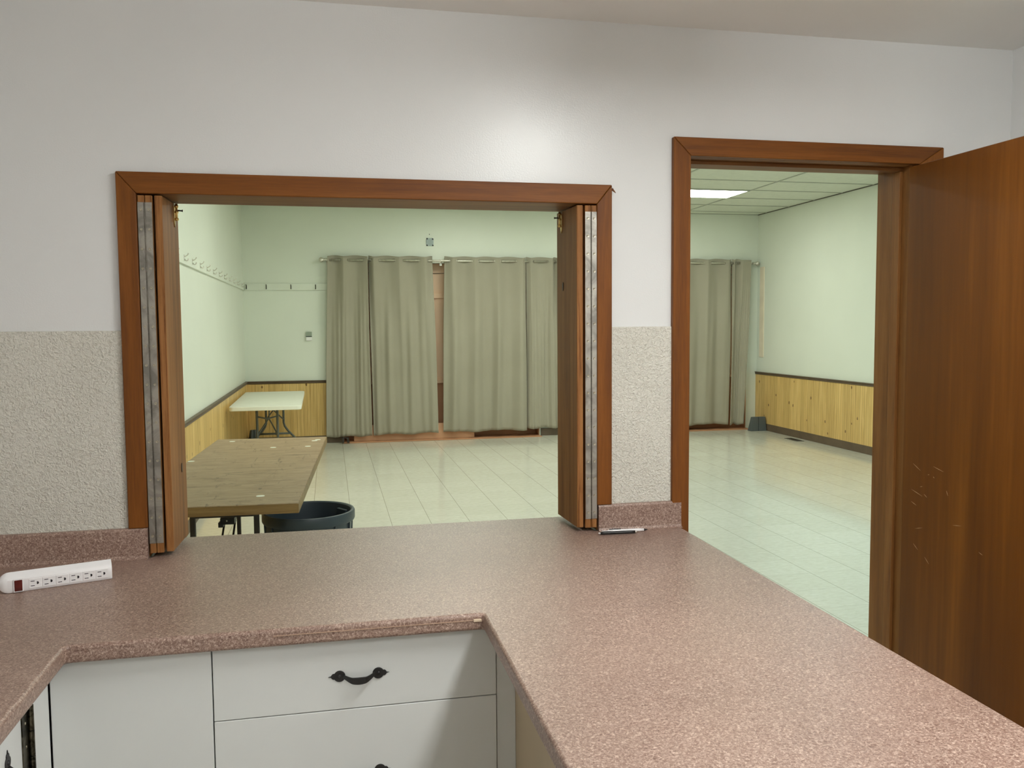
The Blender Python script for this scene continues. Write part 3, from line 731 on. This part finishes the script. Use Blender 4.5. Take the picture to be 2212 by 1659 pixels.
wt2 = thing('folding_table', 'white plastic folding table with grey wishbone legs in the far corner', 'table', (-.66, 7.7, 0))
cxx = -.672
MW = Matrix.Translation((cxx, 7.70, 0)) @ Matrix.Rotation(.012, 4, 'Z')
def rrect(hx, hy, r, n=6):
    out = []
    for cx_, cy_, a0 in ((hx-r, hy-r, 0), (-hx+r, hy-r, PI/2), (-hx+r, -hy+r, PI), (hx-r, -hy+r, 1.5*PI)):
        out += [(cx_+r*math.cos(a0+PI/2*k/n), cy_+r*math.sin(a0+PI/2*k/n)) for k in range(n+1)]
    return out
MB().prism(rrect(.362, 1.06, .05), .690, .733, 'z', MW).obj('tabletop', CREAM, wt2, .007, 3)
TG = flat('grey tube enamel', (.10, .105, .09, 1), .4)
for yc in (-.76, .80):
    for s in (-1, 1):
        pts = [(s*.105, yc, .70), (s*.105, yc, .36), (s*.118, yc, .315), (s*.155, yc, .26), (s*.30, yc, .10), (s*.33, yc, .03), (s*.335, yc, 0)]
        MB().tube([MW @ Vector(p) for p in pts], .0135, 12).obj('leg', TG, wt2, smooth=True)
    m = MB(); m.tube([MW @ Vector((-.185, yc, .225)), MW @ Vector((.185, yc, .225))], .013, 10); m.tube([MW @ Vector((-.105, yc, .60)), MW @ Vector((0, yc, .575)), MW @ Vector((.105, yc, .60))], .009, 10)
    m.obj('crossbar', TG, wt2, smooth=True)
    sg = 1 if yc < 0 else -1
    m = MB(); m.tube([MW @ Vector((-.105, yc, .40)), MW @ Vector((0, yc+sg*.30, .55)), MW @ Vector((0, yc+sg*.50, .70))], .008, 8)
    m.tube([MW @ Vector((.105, yc, .40)), MW @ Vector((0, yc+sg*.30, .55))], .008, 8)
    m.obj('brace', TG, wt2, smooth=True)

# ------------------------------------------------------------------ waste bin
cb = thing('waste_bin', 'round slate-blue plastic waste bin half under the brown table', 'waste bin', (-.125, 2.115, 0))
R = .234
prof = [(0, .0), (.185, 0), (.19, .008), (.222, .52), (.224, .525), (.236, .527), (.240, .535), (.240, .572), (.236, .580), (.226, .581), (.219, .576), (.216, .56), (.186, .02), (0, .015)]
MB().lathe(prof, (-.125, 2.115, 0), 72).obj('bin', CAN, cb, smooth=True).modifiers.new('e', 'EDGE_SPLIT').split_angle = .7
for k in range(12):
    a = 2*PI*k/12+.12
    M = Matrix.Translation((-.125, 2.115, 0)) @ Matrix.Rotation(a, 4, 'Z')
    m = MB(); pts = [(.186, .03), (.2215, .5245), (.231, .5245), (.229, .48), (.198, .03)]
    m.prism(pts, -.004, .004, 'y', M); m.obj('rib', CAN, cb, .002)
for a, sgn in ((.55, 1), (.55+PI, 1)):
    M = Matrix.Translation((-.125, 2.115, 0)) @ Matrix.Rotation(a, 4, 'Z')
    m = MB(); m.box(.196, .216, -.045, .045, .515, .555, M) 
    m.obj('handle_grip', CAN, cb, .006)

# ------------------------------------------------------------------ lamps
def troffer(x0, x1, y0, y1, c, s, label, grp):
    r = thing('ceiling_light', label, 'ceiling light', ((x0+x1)/2, (y0+y1)/2, HC-.02), grp)
    m = MB(); t = .02
    m.box(x0, x1, y0, y0+t, HC-.012, HC); m.box(x0, x1, y1-t, y1, HC-.012, HC); m.box(x0, x0+t, y0+t, y1-t, HC-.012, HC); m.box(x1-t, x1, y0+t, y1-t, HC-.012, HC)
    m.obj('frame', GRID, r)
    MB().box(x0+t, x1-t, y0+t, y1-t, HC-.009, HC-.001).obj('diffuser', mat_emit('hall lamp '+label[:9], c, s), r)
    return r
troffer(3.762, 4.958, 7.062, 7.658, HALL_COL, HALL_LAMP, 'lit ceiling panel light seen through the doorway, left of the grid line', 'hall ceiling lights')
troffer(1.322, 2.518, 7.062, 7.658, HALL_COL, HALL_LAMP, 'lit ceiling panel light in front of the left curtains, above the frame', 'hall ceiling lights')  # unseen panel, positioned so its light reaches the peach board
troffer(.102, 1.298, 5.202, 5.798, HALL_COL, HALL_LAMP*.75, 'lit ceiling panel light between the brown table and the white table', 'hall ceiling lights')  # unseen extra panel, added to brighten the hall
troffer(.102, 1.298, 3.342, 3.938, HALL_COL, HALL_LAMP, 'lit ceiling panel light over the brown folding table', 'hall ceiling lights')
troffer(3.762, 4.958, 3.342, 3.938, HALL_COOL, HALL_LAMP, 'lit cool-toned ceiling panel light over the floor beyond the doorway', 'hall ceiling lights')
troffer(2.542, 3.738, .862, 1.458, HALL_COOL, HALL_LAMP*.7, 'lit cool-toned ceiling panel light nearest the doorway', 'hall ceiling lights')
# kitchen: a wrap-round fluorescent, long axis towards the wall, opaque end caps
kl = thing('ceiling_light', 'long wrap-round fluorescent fitting on the kitchen ceiling above the peninsula', 'ceiling light', (.92, -1.33, 2.40))
lx, ly0, ly1 = .92, -1.75, -.90
m = MB(); m.prism([(lx-.11, 2.415), (lx-.125, 2.375), (lx-.10, 2.345), (lx+.10, 2.345), (lx+.125, 2.375), (lx+.11, 2.415)], ly0+.02, ly1-.02, 'y')
m.obj('lens', mat_emit('kitchen lamp lens', KITCHEN_COL, KITCHEN_LAMP), kl)
MB().box(lx-.13, lx+.13, ly0, ly1, 2.4155, 2.439).obj('housing', PLAST, kl)
for a, b2 in ((ly0, ly0+.019), (ly1-.019, ly1)):
    MB().box(lx-.135, lx+.135, a, b2, 2.335, 2.4155).obj('end_cap', PLAST, kl, .003)
kl['group'] = 'wrap-round kitchen light fittings'
k2 = copy_tree(kl); k2.location.y -= 1.6; k2['label'] = 'unseen wrap-round fluorescent fitting added for fill light at the back of the kitchen ceiling'  # copy of the first fitting, added out of view as fill light
